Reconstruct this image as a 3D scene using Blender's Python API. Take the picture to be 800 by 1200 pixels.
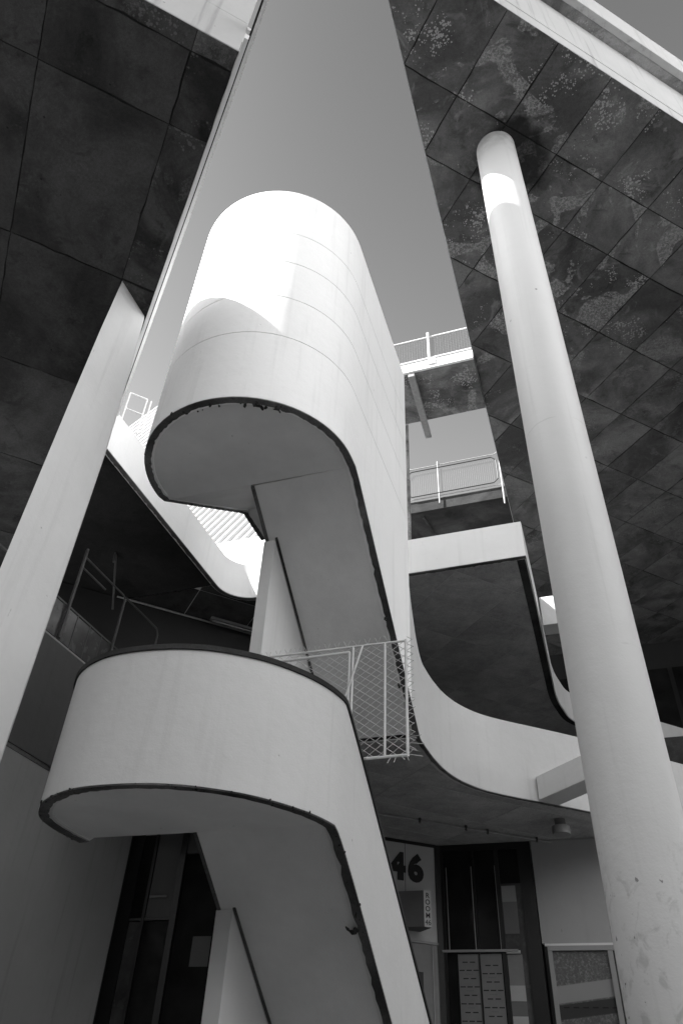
import bpy, bmesh, math, random
from mathutils import Vector, Matrix, Euler
random.seed(7)
S = bpy.context.scene
for o in list(bpy.data.objects): bpy.data.objects.remove(o)

# ------------------------------------------------------------------ camera, sky, sun, exposure
# world axes: +Y runs along the stair flights, the camera stands at the origin (1.6 m above the ground)
AZ, EL, ROLL, FPX = math.radians(-20.3), math.radians(39.81), math.radians(-2.99), 854.0
SUN_EL, SUN_AZ = math.radians(47.1), math.radians(234.0)
SUN_STRENGTH, SKY_STRENGTH, EXPOSURE = 5.0, 0.15, 1.86

cam = bpy.data.cameras.new('camera'); camo = bpy.data.objects.new('camera', cam)
S.collection.objects.link(camo); S.camera = camo
cam.sensor_fit = 'VERTICAL'; cam.sensor_height = 36; cam.lens = FPX / 1200 * 36
cam.clip_start = 0.05; cam.clip_end = 3000
F = Vector((math.sin(AZ)*math.cos(EL), math.cos(AZ)*math.cos(EL), math.sin(EL)))
r0 = Vector((math.cos(AZ), -math.sin(AZ), 0)); d0 = F.cross(r0)
Rr = math.cos(ROLL)*r0 + math.sin(ROLL)*d0; Dd = -math.sin(ROLL)*r0 + math.cos(ROLL)*d0
camo.matrix_world = Matrix(((Rr.x, -Dd.x, -F.x, 0), (Rr.y, -Dd.y, -F.y, 0), (Rr.z, -Dd.z, -F.z, 0), (0, 0, 0, 1)))

world = bpy.data.worlds.new('World'); S.world = world; world.use_nodes = True
wn = world.node_tree
sky = wn.nodes.new('ShaderNodeTexSky'); sky.sky_type = 'NISHITA'; sky.sun_disc = False
sky.sun_elevation = SUN_EL; sky.sun_rotation = SUN_AZ
sky.air_density = 1.0; sky.dust_density = 1.6; sky.ozone_density = 1.0
sep = wn.nodes.new('ShaderNodeSeparateColor'); comb = wn.nodes.new('ShaderNodeCombineColor')
bg = wn.nodes['Background']; bg.inputs[1].default_value = SKY_STRENGTH
wn.links.new(sky.outputs[0], sep.inputs[0])          # black-and-white film behind a red filter
mixc = wn.nodes.new('ShaderNodeMath'); mixc.operation = 'MULTIPLY_ADD'
wn.links.new(sep.outputs[1], mixc.inputs[0]); mixc.inputs[1].default_value = 0.0
mr = wn.nodes.new('ShaderNodeMath'); mr.operation = 'MULTIPLY'; mr.inputs[1].default_value = 1.0
wn.links.new(sep.outputs[0], mr.inputs[0]); wn.links.new(mr.outputs[0], mixc.inputs[2])
tcw = wn.nodes.new('ShaderNodeTexCoord'); sxw = wn.nodes.new('ShaderNodeSeparateXYZ'); wn.links.new(tcw.outputs['Generated'], sxw.inputs[0])
zen = wn.nodes.new('ShaderNodeMapRange'); zen.inputs[1].default_value = .55; zen.inputs[2].default_value = 1.0; zen.inputs[3].default_value = 1.0; zen.inputs[4].default_value = .32
wn.links.new(sxw.outputs[2], zen.inputs[0])          # the filtered sky deepens towards the zenith
zm = wn.nodes.new('ShaderNodeMath'); zm.operation = 'MULTIPLY'; wn.links.new(mixc.outputs[0], zm.inputs[0]); wn.links.new(zen.outputs[0], zm.inputs[1])
for i in range(3): wn.links.new(zm.outputs[0], comb.inputs[i])
wn.links.new(comb.outputs[0], bg.inputs[0])

sl = bpy.data.lights.new('sun', 'SUN'); sl.energy = SUN_STRENGTH; sl.angle = math.radians(0.5); sl.color = (1, 1, 1)
so = bpy.data.objects.new('sun', sl); S.collection.objects.link(so)
sd = Vector((math.sin(SUN_AZ)*math.cos(SUN_EL), math.cos(SUN_AZ)*math.cos(SUN_EL), math.sin(SUN_EL)))
so.rotation_euler = sd.to_track_quat('Z', 'Y').to_euler(); so.location = sd * 60
S.view_settings.view_transform = 'Standard'; S.view_settings.look = 'None'
S.view_settings.exposure = EXPOSURE; S.view_settings.gamma = 1.0; S.view_settings.use_curve_mapping = False
S.render.engine = 'CYCLES'
S.cycles.max_bounces = 10; S.cycles.diffuse_bounces = 6

GZ = -1.6
R2 = math.sqrt(2)
def XY(u, v): return ((u - v) / R2, (u + v) / R2)
def UV(x, y): return ((x + y) / R2, (y - x) / R2)

# ------------------------------------------------------------------ materials
class NT:
    def __init__(s, name):
        s.m = bpy.data.materials.new(name); s.m.use_nodes = True; s.t = s.m.node_tree
        s.b = s.t.nodes['Principled BSDF']
        s.geo = s.t.nodes.new('ShaderNodeNewGeometry'); s.pos = s.geo.outputs['Position']
    def n(s, typ, **k):
        x = s.t.nodes.new(typ)
        for a, v in k.items(): setattr(x, a, v)
        return x
    def l(s, a, b): s.t.links.new(a, b)
    def scale(s, vec):
        m = s.n('ShaderNodeMapping'); m.inputs['Scale'].default_value = vec; s.l(s.pos, m.inputs[0]); return m.outputs[0]
    def noise(s, sc, detail=4, rough=.55, vec=None, dist=0):
        x = s.n('ShaderNodeTexNoise'); x.inputs['Scale'].default_value = sc; x.inputs['Detail'].default_value = detail
        x.inputs['Roughness'].default_value = rough; x.inputs['Distortion'].default_value = dist
        s.l(vec or s.pos, x.inputs['Vector']); return x.outputs[0]
    def vor(s, sc, feature='F1', vec=None):
        x = s.n('ShaderNodeTexVoronoi', feature=feature); x.inputs['Scale'].default_value = sc
        s.l(vec or s.pos, x.inputs['Vector']); return x.outputs['Distance']
    def mp(s, v, a, b, c=0., d=1.):
        x = s.n('ShaderNodeMapRange'); x.interpolation_type = 'SMOOTHSTEP'
        for i, q in enumerate((a, b, c, d)): x.inputs[i+1].default_value = q
        s.l(v, x.inputs[0]); return x.outputs[0]
    def mth(s, op, a, b=None, c=None):
        x = s.n('ShaderNodeMath', operation=op)
        for i, q in enumerate((a, b, c)):
            if q is None: continue
            if isinstance(q, (int, float)): x.inputs[i].default_value = q
            else: s.l(q, x.inputs[i])
        return x.outputs[0]
    def mix(s, f, a, b):      # scalar mix
        return s.mth('ADD', s.mth('MULTIPLY', a, s.mth('SUBTRACT', 1.0, f)), s.mth('MULTIPLY', b, f))
    def out(s, grey, rough=.8, bump=None, bd=.01, spec=.3, metal=0.):
        c = s.n('ShaderNodeCombineColor')
        for i in range(3):
            if isinstance(grey, (int, float)): c.inputs[i].default_value = grey
            else: s.l(grey, c.inputs[i])
        s.l(c.outputs[0], s.b.inputs['Base Color'])
        if isinstance(rough, (int, float)): s.b.inputs['Roughness'].default_value = rough
        else: s.l(rough, s.b.inputs['Roughness'])
        s.b.inputs['Specular IOR Level'].default_value = spec
        s.b.inputs['Metallic'].default_value = metal
        if bump is not None:
            q = s.n('ShaderNodeBump'); q.inputs['Strength'].default_value = 1; q.inputs['Distance'].default_value = bd
            s.l(bump, q.inputs['Height']); s.l(q.outputs[0], s.b.inputs['Normal'])
        return s.m

def paint(name, base=.74, dirt=.12, streak=.07, specks=.5, low=None, crack=0.):
    """painted render / concrete: cloudy tone, drip streaks, pin holes, hair cracks"""
    s = NT(name)
    g = s.mth('MULTIPLY', s.mth('ADD', 1 - dirt/2, s.mth('MULTIPLY', s.mth('SUBTRACT', s.noise(.9, 6, .6), .5), dirt*1.6)), base)
    st = s.noise(1, 5, .6, s.scale((7, 7, .35)), 0)
    g = s.mth('MULTIPLY', g, s.mth('SUBTRACT', 1.0, s.mth('MULTIPLY', s.mp(st, .52, .74), streak*1.6)))
    fine = s.noise(14, 5, .7)
    g = s.mth('MULTIPLY', g, s.mth('ADD', .97, s.mth('MULTIPLY', fine, .06)))
    # pin holes, only here and there
    sp = s.mp(s.vor(3.1), .045, .02, 0, 1)
    msk = s.mp(s.noise(1.3, 2), .5, .62)
    g = s.mth('MULTIPLY', g, s.mth('SUBTRACT', 1.0, s.mth('MULTIPLY', s.mth('MULTIPLY', sp, msk), specks)))
    sc = s.noise(1, 3, .5, s.scale((22, 22, 5)))
    g = s.mth('MULTIPLY', g, s.mth('SUBTRACT', 1.0, s.mth('MULTIPLY', s.mth('MULTIPLY', s.mp(sc, .72, .78), s.mp(s.noise(.8, 3), .52, .66)), .35)))
    if crack:
        ve = s.vor(.55, 'DISTANCE_TO_EDGE', s.mth_vec(.35)) if hasattr(s, 'mth_vec') else s.vor(.55, 'DISTANCE_TO_EDGE')
        cr = s.mth('MULTIPLY', s.mp(ve, .006, .001), s.mp(s.noise(.7, 2), .5, .6))
        g = s.mth('MULTIPLY', g, s.mth('SUBTRACT', 1.0, s.mth('MULTIPLY', cr, crack)))
    h = s.mth('ADD', s.mth('MULTIPLY', s.noise(70, 3, .6), .25), s.mth('ADD', s.mth('MULTIPLY', s.noise(5, 3), 1.0), s.mth('MULTIPLY', sp, -.6)))
    return s.out(g, .62, h, .006, .35)

def column_paint():
    s = NT('painted column')
    g = s.mth('MULTIPLY', s.mth('ADD', .96, s.mth('MULTIPLY', s.noise(1.1, 5, .6), .08)), .55)
    sp = s.mp(s.vor(2.6), .05, .03); g = s.mth('MULTIPLY', g, s.mth('SUBTRACT', 1., s.mth('MULTIPLY', s.mth('MULTIPLY', sp, s.mp(s.noise(1.7, 2), .46, .56)), .65)))
    z = s.n('ShaderNodeSeparateXYZ'); s.l(s.pos, z.inputs[0]); z = z.outputs[2]
    # flaked patches and scuffs low on the shaft, where people reach
    lowm = s.mp(z, 1.75, 1.2)
    fl = s.mp(s.noise(1, 4, .6, s.scale((11, 11, 8))), .655, .68)
    sm = s.mp(s.noise(1, 6, .65, s.scale((7, 7, 5)), 1.2), .54, .66)
    g = s.mth('MULTIPLY', g, s.mth('SUBTRACT', 1., s.mth('MULTIPLY', lowm, s.mth('MAXIMUM', s.mth('MULTIPLY', fl, .75), s.mth('MULTIPLY', sm, .22)))))
    # faint lift marks where the shutters met
    for zz in (3.15, 5.9):
        wob = s.mth('ADD', z, s.mth('MULTIPLY', s.mth('SUBTRACT', s.noise(4, 3), .5), .06))
        ln = s.mp(s.mth('ABSOLUTE', s.mth('SUBTRACT', wob, zz)), .012, .003)
        g = s.mth('MULTIPLY', g, s.mth('SUBTRACT', 1., s.mth('MULTIPLY', s.mth('MULTIPLY', ln, s.mp(s.noise(3, 2), .45, .6)), .14)))
    st = s.noise(1, 4, .6, s.scale((12, 12, .3)))
    g = s.mth('MULTIPLY', g, s.mth('SUBTRACT', 1., s.mth('MULTIPLY', s.mp(st, .55, .75), .08)))
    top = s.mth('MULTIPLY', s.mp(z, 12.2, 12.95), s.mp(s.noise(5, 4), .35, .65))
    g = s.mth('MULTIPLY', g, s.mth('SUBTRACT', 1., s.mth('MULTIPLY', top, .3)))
    return s.out(g, .5, s.mth('ADD', s.noise(3, 3), s.mth('MULTIPLY', s.noise(60, 2), .15)), .008, .4)

def board(name, base=.1, lichen=0., patch=.5, seed=0., lo=.55, scale=1., stain=None, focus=None, tv=.4):
    """bare, water-stained soffit concrete; lichen = pale crusts and specks"""
    s = NT(name)
    info = s.n('ShaderNodeObjectInfo')
    tone = s.mth('ADD', 1-tv/2, s.mth('MULTIPLY', info.outputs['Random'], tv))
    off = s.n('ShaderNodeVectorMath', operation='ADD'); s.l(s.pos, off.inputs[0]); off.inputs[1].default_value = (seed, seed*.7, seed*1.3)
    P0 = off.outputs[0]
    # every cast panel weathers on its own: shift the pattern per object
    cr = s.n('ShaderNodeCombineXYZ'); s.l(s.mth('MULTIPLY', info.outputs['Random'], 37.), cr.inputs[0]); s.l(s.mth('MULTIPLY', info.outputs['Random'], 91.), cr.inputs[1])
    o2 = s.n('ShaderNodeVectorMath', operation='ADD'); s.l(P0, o2.inputs[0]); s.l(cr.outputs[0], o2.inputs[1])
    P = o2.outputs[0]
    big = s.noise(.55*scale, 9, .62, P, .8); med = s.noise(3.2*scale, 9, .75, P, .5); fin = s.noise(26, 8, .8, P); grit = s.noise(95, 4, .8, P)
    g = s.mth('MULTIPLY', s.mix(s.mp(big, .36, .64), base*(1-patch*lo), base*(1+patch*.6)), tone)
    g = s.mth('MULTIPLY', g, s.mth('ADD', .5, s.mth('MULTIPLY', med, 1.0)))
    g = s.mth('MULTIPLY', g, s.mth('ADD', .45, s.mth('MULTIPLY', fin, 1.1)))
    g = s.mth('MULTIPLY', g, s.mth('ADD', .4, s.mth('MULTIPLY', grit, 1.2)))
    # dark weather marks and small pits
    wet = s.mp(s.noise(1.4*scale, 7, .65, P, 1.4), .56, .66)
    g = s.mth('MULTIPLY', g, s.mth('SUBTRACT', 1., s.mth('MULTIPLY', wet, .45*patch)))
    pit = s.mth('MULTIPLY', s.mp(s.vor(4.5, 'F1', P), .08, .03), s.mp(s.noise(1.1, 2, .5, P), .5, .56))
    g = s.mth('MULTIPLY', g, s.mth('SUBTRACT', 1., s.mth('MULTIPLY', pit, .6)))
    h = s.mth('ADD', s.mth('MULTIPLY', med, 1.), s.mth('MULTIPLY', fin, .5))
    if lichen:
        if focus:
            fd = s.n('ShaderNodeVectorMath', operation='DISTANCE'); s.l(s.pos, fd.inputs[0]); fd.inputs[1].default_value = focus
            amt = s.mth('MULTIPLY', s.mp(fd.outputs['Value'], 3.2, 6.5, 1., .22), lichen)
        else: amt = lichen
        n1 = s.noise(.95, 4, .55, P, .9)
        inside = s.mp(n1, .575, .60); rim = s.mp(s.mth('ABSOLUTE', s.mth('SUBTRACT', n1, .59)), .018, .004)
        fl = s.mp(s.noise(21, 9, .85, P, .6), .47, .56)
        crust = s.mth('MULTIPLY', s.mth('MAXIMUM', inside, s.mth('MULTIPLY', rim, .7)), s.mth('ADD', .10, s.mth('MULTIPLY', fl, .8)))
        vd = s.n('ShaderNodeTexVoronoi'); vd.inputs['Scale'].default_value = 30; s.l(P, vd.inputs['Vector'])
        rnd = s.n('ShaderNodeSeparateColor'); s.l(vd.outputs['Color'], rnd.inputs[0])
        rad = s.mth('MULTIPLY', rnd.outputs[0], .85)
        jit = s.mth('ADD', vd.outputs['Distance'], s.mth('MULTIPLY', s.mth('SUBTRACT', s.noise(60, 3, .7, P), .5), .5))
        dots = s.mp(s.mth('SUBTRACT', s.mth('MULTIPLY', rad, s.mp(s.noise(1.1, 5, .7, P), .50, .66)), jit), 0., .06)
        lm = s.mth('MULTIPLY', s.mth('MAXIMUM', crust, s.mth('MULTIPLY', dots, .95)), amt)
        g = s.mix(s.mth('MULTIPLY', lm, .75), g, .34)
        smear = s.mth('MULTIPLY', s.mp(s.noise(1.2, 7, .65, P, 2.2), .57, .68), s.mth('MULTIPLY', .28, amt))
        g = s.mix(smear, g, .3)
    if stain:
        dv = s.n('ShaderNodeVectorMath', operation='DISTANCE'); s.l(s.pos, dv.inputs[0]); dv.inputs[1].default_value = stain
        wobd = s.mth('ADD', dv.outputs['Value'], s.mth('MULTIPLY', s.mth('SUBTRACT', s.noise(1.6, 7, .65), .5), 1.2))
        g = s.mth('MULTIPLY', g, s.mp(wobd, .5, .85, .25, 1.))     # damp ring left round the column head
    return s.out(g, .9, h, .006, .15)

def plain(name, grey, rough=.6, metal=0., spec=.4, var=.25, sc=6.):
    s = NT(name); g = s.mth('MULTIPLY', s.mth('ADD', 1-var/2, s.mth('MULTIPLY', s.noise(sc, 5, .6), var)), grey)
    return s.out(g, rough, s.noise(30, 3), .002, spec, metal)

def glass(name, grey=.012, rough=.06):
    s = NT(name)
    return s.out(s.mth('MULTIPLY', s.noise(2, 3), grey*2), s.mth('ADD', rough, s.mth('MULTIPLY', s.mp(s.noise(5, 5), .4, .7), .12)), s.noise(.6, 2), .004, .22)

M = dict(
    tower=paint('white painted tower concrete', .90, .07, .05, .5),
    white=paint('white painted concrete', .66, .10, .045, .5),
    white_shade=paint('white paint dimmed for shade', .55, .14, .07, .5),  # same white paint, dirtier and darkened to stand in for low-level shade
    white2=paint('white painted render', .70, .14, .05, .5),
    soffit_white=paint('painted soffit', .84, .30, .0, .45),
    wall_grey=paint('grey painted wall', .25, .20, .10, .4),
    plain_wall=paint('flat grey wall', .34, .15, .04, .3), number_wall=paint('pale sign wall', .42, .12, .02, .2), panel_grey=paint('dark grey panel', .07, .15, .08, .2),
    column=column_paint(),
    fascia=paint('weathered white fascia', .41, .16, .22, .7),
    edge=board('bare drip edge', .10, 0, .8),
    coping=board('bitumen coping', .035, 0, .6),
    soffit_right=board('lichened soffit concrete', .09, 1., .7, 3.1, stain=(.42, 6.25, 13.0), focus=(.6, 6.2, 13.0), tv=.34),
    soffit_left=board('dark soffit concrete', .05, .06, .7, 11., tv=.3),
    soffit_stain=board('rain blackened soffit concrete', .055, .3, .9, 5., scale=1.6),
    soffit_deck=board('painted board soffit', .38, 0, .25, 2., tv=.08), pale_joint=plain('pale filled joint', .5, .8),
    joint=board('joint dirt', .02, 0, .4, 1.),
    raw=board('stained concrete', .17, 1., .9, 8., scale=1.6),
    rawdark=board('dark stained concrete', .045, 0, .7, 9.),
    ground=board('concrete paving', .17, 0, .2, 4.),
    step=plain('stair concrete', .3, .85),
    steel=plain('white painted steel', .7, .45, 0, .5, .15),
    flash=plain('bright metal flashing', .86, .35, 0, .5, .1), galv=plain('galvanised wire', .6, .5, .1, .5, .3),
    darksteel=plain('dark painted steel', .05, .5),
    frame=plain('black window frame', .012, .4),
    greyframe=plain('grey window frame', .26, .5),
    glass=glass('dark glass'), glass2=glass('dusty glass', .06, .2),
    black=plain('black print', .01, .6), sign=plain('white sign board', .46, .6, var=.1),
    signside=plain('grey sign case', .12, .6), poster=plain('pale poster film', .17, .6, var=.35),
    stripe=plain('white sticker band', .34, .6), timber=plain('weathered timber', .2, .8, var=.9, sc=14),
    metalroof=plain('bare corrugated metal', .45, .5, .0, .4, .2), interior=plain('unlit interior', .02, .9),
    lamp=plain('lamp casing', .25, .5))

# ------------------------------------------------------------------ mesh helpers
def link(name, me, mat, parent=None, smooth=30):
    o = bpy.data.objects.new(name, me); S.collection.objects.link(o)
    if mat is not None and not me.materials: me.materials.append(mat)
    if parent is not None: o.parent = parent
    if smooth and len(me.polygons):
        for p in me.polygons: p.use_smooth = True
        me.set_sharp_from_angle(angle=math.radians(smooth))
    return o
def from_bm(name, bm, mat, parent=None, smooth=30, bevel=0.):
    bmesh.ops.recalc_face_normals(bm, faces=bm.faces)
    me = bpy.data.meshes.new(name); bm.to_mesh(me); bm.free()
    o = link(name, me, mat, parent, smooth)
    if bevel:
        b = o.modifiers.new('bevel', 'BEVEL'); b.width = bevel; b.segments = 2; b.limit_method = 'ANGLE'; b.angle_limit = math.radians(40)
    return o
def hexa(bm, pts):      # 8 points: bottom ring 0-3, top ring 4-7
    v = [bm.verts.new(p) for p in pts]
    for f in ((3,2,1,0),(4,5,6,7),(0,1,5,4),(1,2,6,5),(2,3,7,6),(3,0,4,7)): bm.faces.new([v[i] for i in f])
def box(bm, x0, x1, y0, y1, z0, z1):
    hexa(bm, [(x0,y0,z0),(x1,y0,z0),(x1,y1,z0),(x0,y1,z0),(x0,y0,z1),(x1,y0,z1),(x1,y1,z1),(x0,y1,z1)])
def obox(bm, p, d, L, w, z0, z1):     # from p along unit d (2D) for L, width w to the left of d
    n = (-d[1], d[0]); q = [(p[0], p[1]), (p[0]+d[0]*L, p[1]+d[1]*L)]
    q += [(q[1][0]+n[0]*w, q[1][1]+n[1]*w), (q[0][0]+n[0]*w, q[0][1]+n[1]*w)]
    hexa(bm, [(a, b, z0) for a, b in q] + [(a, b, z1) for a, b in q])
def prism(bm, poly, z0, z1):
    n = len(poly)
    zb = z0 if callable(z0) else (lambda x, y: z0); zt = z1 if callable(z1) else (lambda x, y: z1)
    a = [bm.verts.new((x, y, zb(x, y))) for x, y in poly]; b = [bm.verts.new((x, y, zt(x, y))) for x, y in poly]
    bm.faces.new(a[::-1]); bm.faces.new(b)
    for i in range(n): bm.faces.new((a[i], a[(i+1) % n], b[(i+1) % n], b[i]))
def tube(bm, a, b, r, n=8):
    a = Vector(a); b = Vector(b); q = (b - a).to_track_quat('Z', 'Y')
    A = [bm.verts.new(a + q @ Vector((r*math.cos(t*2*math.pi/n), r*math.sin(t*2*math.pi/n), 0))) for t in range(n)]
    B = [bm.verts.new(b + q @ Vector((r*math.cos(t*2*math.pi/n), r*math.sin(t*2*math.pi/n), 0))) for t in range(n)]
    for i in range(n): bm.faces.new((A[i], A[(i+1) % n], B[(i+1) % n], B[i]))
    bm.faces.new(A[::-1]); bm.faces.new(B)
def tubes(name, segs, r, mat, parent, n=8):
    bm = bmesh.new()
    for a, b in segs: tube(bm, a, b, r, n)
    return from_bm(name, bm, mat, parent, 50)
def mbox(name, mat, parent, *dims, bevel=0.):
    bm = bmesh.new(); box(bm, *dims); return from_bm(name, bm, mat, parent, bevel=bevel)
def mprism(name, mat, parent, poly, z0, z1, bevel=0., smooth=30):
    bm = bmesh.new(); prism(bm, poly, z0, z1); return from_bm(name, bm, mat, parent, smooth, bevel)
def offset(path, t):       # shift an open polyline to its left by t
    out = []
    for i, p in enumerate(path):
        a = Vector(path[max(i-1, 0)]); b = Vector(path[min(i+1, len(path)-1)]); P = Vector(p)
        d1 = (P-a).normalized() if i else (b-P).normalized(); d2 = (b-P).normalized() if i < len(path)-1 else d1
        n1 = Vector((-d1.y, d1.x)); n2 = Vector((-d2.y, d2.x)); m = (n1+n2).normalized()
        out.append(tuple(P + m * (t / max(m.dot(n1), .3))))
    return out
def ribbon(name, mat, parent, path, t, zb, zt, smooth=30, inset=0., jit=0.):
    """a wall of thickness t following path (outer face) with bottom/top height per point"""
    if name == 'drip_edge': jit = .0055
    if jit:      # worn edge: finer steps, uneven inner line
        zb0 = zb if isinstance(zb, list) else [zb]*len(path); zt0 = zt if isinstance(zt, list) else [zt]*len(path); np_, nb, nt_ = [], [], []
        for i in range(len(path)-1):
            L_ = math.hypot(path[i+1][0]-path[i][0], path[i+1][1]-path[i][1]); m_ = max(1, int(L_/.05))
            for k in range(m_):
                f = k/m_; np_.append((path[i][0]*(1-f)+path[i+1][0]*f, path[i][1]*(1-f)+path[i+1][1]*f)); nb.append(zb0[i]*(1-f)+zb0[i+1]*f); nt_.append(zt0[i]*(1-f)+zt0[i+1]*f)
        path = np_+[path[-1]]; zb = nb+[zb0[-1]]; zt = nt_+[zt0[-1]]
    o = offset(path, inset) if inset else path; inn = offset(path, t + inset); n = len(path)
    if jit: inn = [(x+random.gauss(0, jit), y+random.gauss(0, jit)) for x, y in inn]
    B = zb if isinstance(zb, list) else [zb]*n; T = zt if isinstance(zt, list) else [zt]*n
    bm = bmesh.new(); R = []
    for i in range(n):
        R.append([bm.verts.new((*o[i], B[i])), bm.verts.new((*inn[i], B[i])), bm.verts.new((*inn[i], T[i])), bm.verts.new((*o[i], T[i]))])
    for i in range(n-1):
        for k in range(4): bm.faces.new((R[i][k], R[i][(k+1) % 4], R[i+1][(k+1) % 4], R[i+1][k]))
    bm.faces.new(R[0]); bm.faces.new(R[-1][::-1])
    return from_bm(name, bm, mat, parent, smooth)
def thing(name, label, cat, loc=(0, 0, 0), group=None):
    o = bpy.data.objects.new(name, None); S.collection.objects.link(o); o.empty_display_size = .3
    o['label'] = label; o['category'] = cat
    if group: o['group'] = group
    return o
def tag(o, label, cat, group=None):
    o['label'] = label; o['category'] = cat
    if group: o['group'] = group
    return o
def catmull(P, n=6):
    out = []
    for i in range(len(P)-1):
        p0 = Vector(P[max(i-1, 0)]); p1 = Vector(P[i]); p2 = Vector(P[i+1]); p3 = Vector(P[min(i+2, len(P)-1)])
        for k in range(n):
            t = k/n; out.append(tuple(.5*((2*p1)+(p2-p0)*t+(2*p0-5*p1+4*p2-p3)*t*t+(3*p1-p0-3*p2+p3)*t**3)))
    out.append(tuple(P[-1])); return out
def clip(poly, a, b, c):    # keep a*x+b*y <= c
    out = []
    for i in range(len(poly)):
        p, q = poly[i], poly[(i+1) % len(poly)]; dp = a*p[0]+b*p[1]-c; dq = a*q[0]+b*q[1]-c
        if dp <= 0: out.append(p)
        if (dp < 0 < dq) or (dq < 0 < dp):
            t = dp/(dp-dq); out.append((p[0]+(q[0]-p[0])*t, p[1]+(q[1]-p[1])*t))
    return out
def area(p): return .5*sum(p[i][0]*p[(i+1) % len(p)][1]-p[(i+1) % len(p)][0]*p[i][1] for i in range(len(p)))
def panels(parent, region, us, vs, z, mat, gap=.012, th=.03, edge_mat=None, edge_test=None, wob=.003, name='soffit_panel', rag=0.):
    s = 1/R2
    for i in range(len(us)-1):
        for j in range(len(vs)-1):
            u0, u1, v0, v1 = us[i]+gap/2, us[i+1]-gap/2, vs[j]+gap/2, vs[j+1]-gap/2
            p = clip(clip(clip(clip(region, s, s, u1), -s, -s, -u0), -s, s, v1), s, -s, -v0)
            q = []
            for a in p:
                if not q or math.hypot(a[0]-q[-1][0], a[1]-q[-1][1]) > 1e-4: q.append(a)
            if len(q) > 2 and math.hypot(q[0][0]-q[-1][0], q[0][1]-q[-1][1]) < 1e-4: q.pop()
            if len(q) < 3 or abs(area(q)) < .01: continue
            if rag:
                qq = []
                for k in range(len(q)):
                    a, b = q[k], q[(k+1) % len(q)]; L_ = math.hypot(b[0]-a[0], b[1]-a[1]); m_ = max(1, int(L_/.16))
                    cx_, cy_ = sum(t[0] for t in q)/len(q), sum(t[1] for t in q)/len(q)
                    for h in range(m_):
                        x_, y_ = a[0]+(b[0]-a[0])*h/m_, a[1]+(b[1]-a[1])*h/m_; e = random.random()**3*rag/max(math.hypot(x_-cx_, y_-cy_), .1)
                        qq.append((x_+(cx_-x_)*e, y_+(cy_-y_)*e))
                q = qq
            dz = random.uniform(-wob, wob)
            m = edge_mat if edge_test and edge_test((u0+u1)/2, (v0+v1)/2) else mat
            bm = bmesh.new(); prism(bm, q, z+dz, z+th); from_bm(name, bm, m, parent, 0)

# ------------------------------------------------------------------ ground
bm = bmesh.new(); N = 24
for i in range(N):
    for j in range(N):
        x0, x1 = [(-400+800*k/N) for k in (i, i+1)]; y0, y1 = [(-400+800*k/N) for k in (j, j+1)]
        bm.faces.new([bm.verts.new(p) for p in ((x0,y0,GZ),(x1,y0,GZ),(x1,y1,GZ),(x0,y1,GZ))])
bmesh.ops.remove_doubles(bm, verts=bm.verts, dist=.001)
g = from_bm('ground', bm, M['ground'], None, 0); g['kind'] = 'structure'

# ------------------------------------------------------------------ right roof slab with soffit panels
HR = 13.0
rs = thing('roof_slab', 'dark lichen-spotted concrete roof on the right, resting on the round column', 'roof')
c0 = (-.92, -.92+3.28)
reg = [c0, (12, 12+3.28), (12, 27), (-.92, 27)]
mprism('slab_core', M['joint'], rs, reg, HR+.014, 14.9)
us = [1.0, 2.38, 3.39, 4.36, 5.43, 6.45, 7.52, 8.6, 9.6, 10.63, 11.6, 12.6, 13.57, 14.6, 15.63, 16.65, 17.7, 18.8, 20, 22, 26]
vs = [2.0, 3.69, 4.74, 6.2, 7.73, 9.24, 10.7, 12.2, 13.7, 15.3, 17, 19, 23]
panels(rs, reg, us, vs, HR, M['soffit_right'], gap=.014, wob=.008, rag=.018)
d45 = (1/R2, 1/R2)
def afascia(name, mat, v, t, u0, u1, z0, z1, parent, bevel=.008):
    bm = bmesh.new(); p = XY(u0, v); obox(bm, p, d45, u1-u0, t, z0, z1); return from_bm(name, bm, mat, parent, bevel=bevel)
VR = 3.28/R2; UR = UV(*c0)[0]
afascia('fascia_course', M['fascia'], VR-.004, .012, UR-.01, 19, 13.012, 13.42, rs)
afascia('fascia_course', M['fascia'], VR-.012, .02, UR-.01, 19, 13.426, 15.0, rs)
bm = bmesh.new(); box(bm, -.932, -.922, c0[1]+.2, 27, 13.011, 15.0); from_bm('edge_fascia', bm, M['fascia'], rs)
VO = 2.87/R2
eave = [(-1.0, -1.0+2.87), (12, 14.87), (12, 12+3.28), (-1.0, -1.0+3.28)]
mprism('eave_soffit', M['raw'], rs, eave, 15.002, 15.2)
afascia('eave_fascia', M['fascia'], VO-.01, .12, UV(*eave[0])[0], 19, 14.99, 16.0, rs)
mprism('roof_deck', M['rawdark'], rs, [(-.92, 2.6), (12, 15.3), (12, 27), (-.92, 27)], 15.2, 15.6)

# ------------------------------------------------------------------ round column
bm = bmesh.new(); nseg = 72; rings = 30
for k in range(rings+1):
    z = GZ + (HR+.01-GZ)*k/rings
    for i in range(nseg):
        a = 2*math.pi*i/nseg; bm.verts.new((.245+.326*math.cos(a), 6.07+.326*math.sin(a), z))
bm.verts.ensure_lookup_table()
for k in range(rings):
    for i in range(nseg): bm.faces.new([bm.verts[q] for q in (k*nseg+i, k*nseg+(i+1) % nseg, (k+1)*nseg+(i+1) % nseg, (k+1)*nseg+i)])
tag(from_bm('round_column', bm, M['column'], None, 60), 'tall round white column under the right roof slab, sunlit near its top', 'column')

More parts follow.
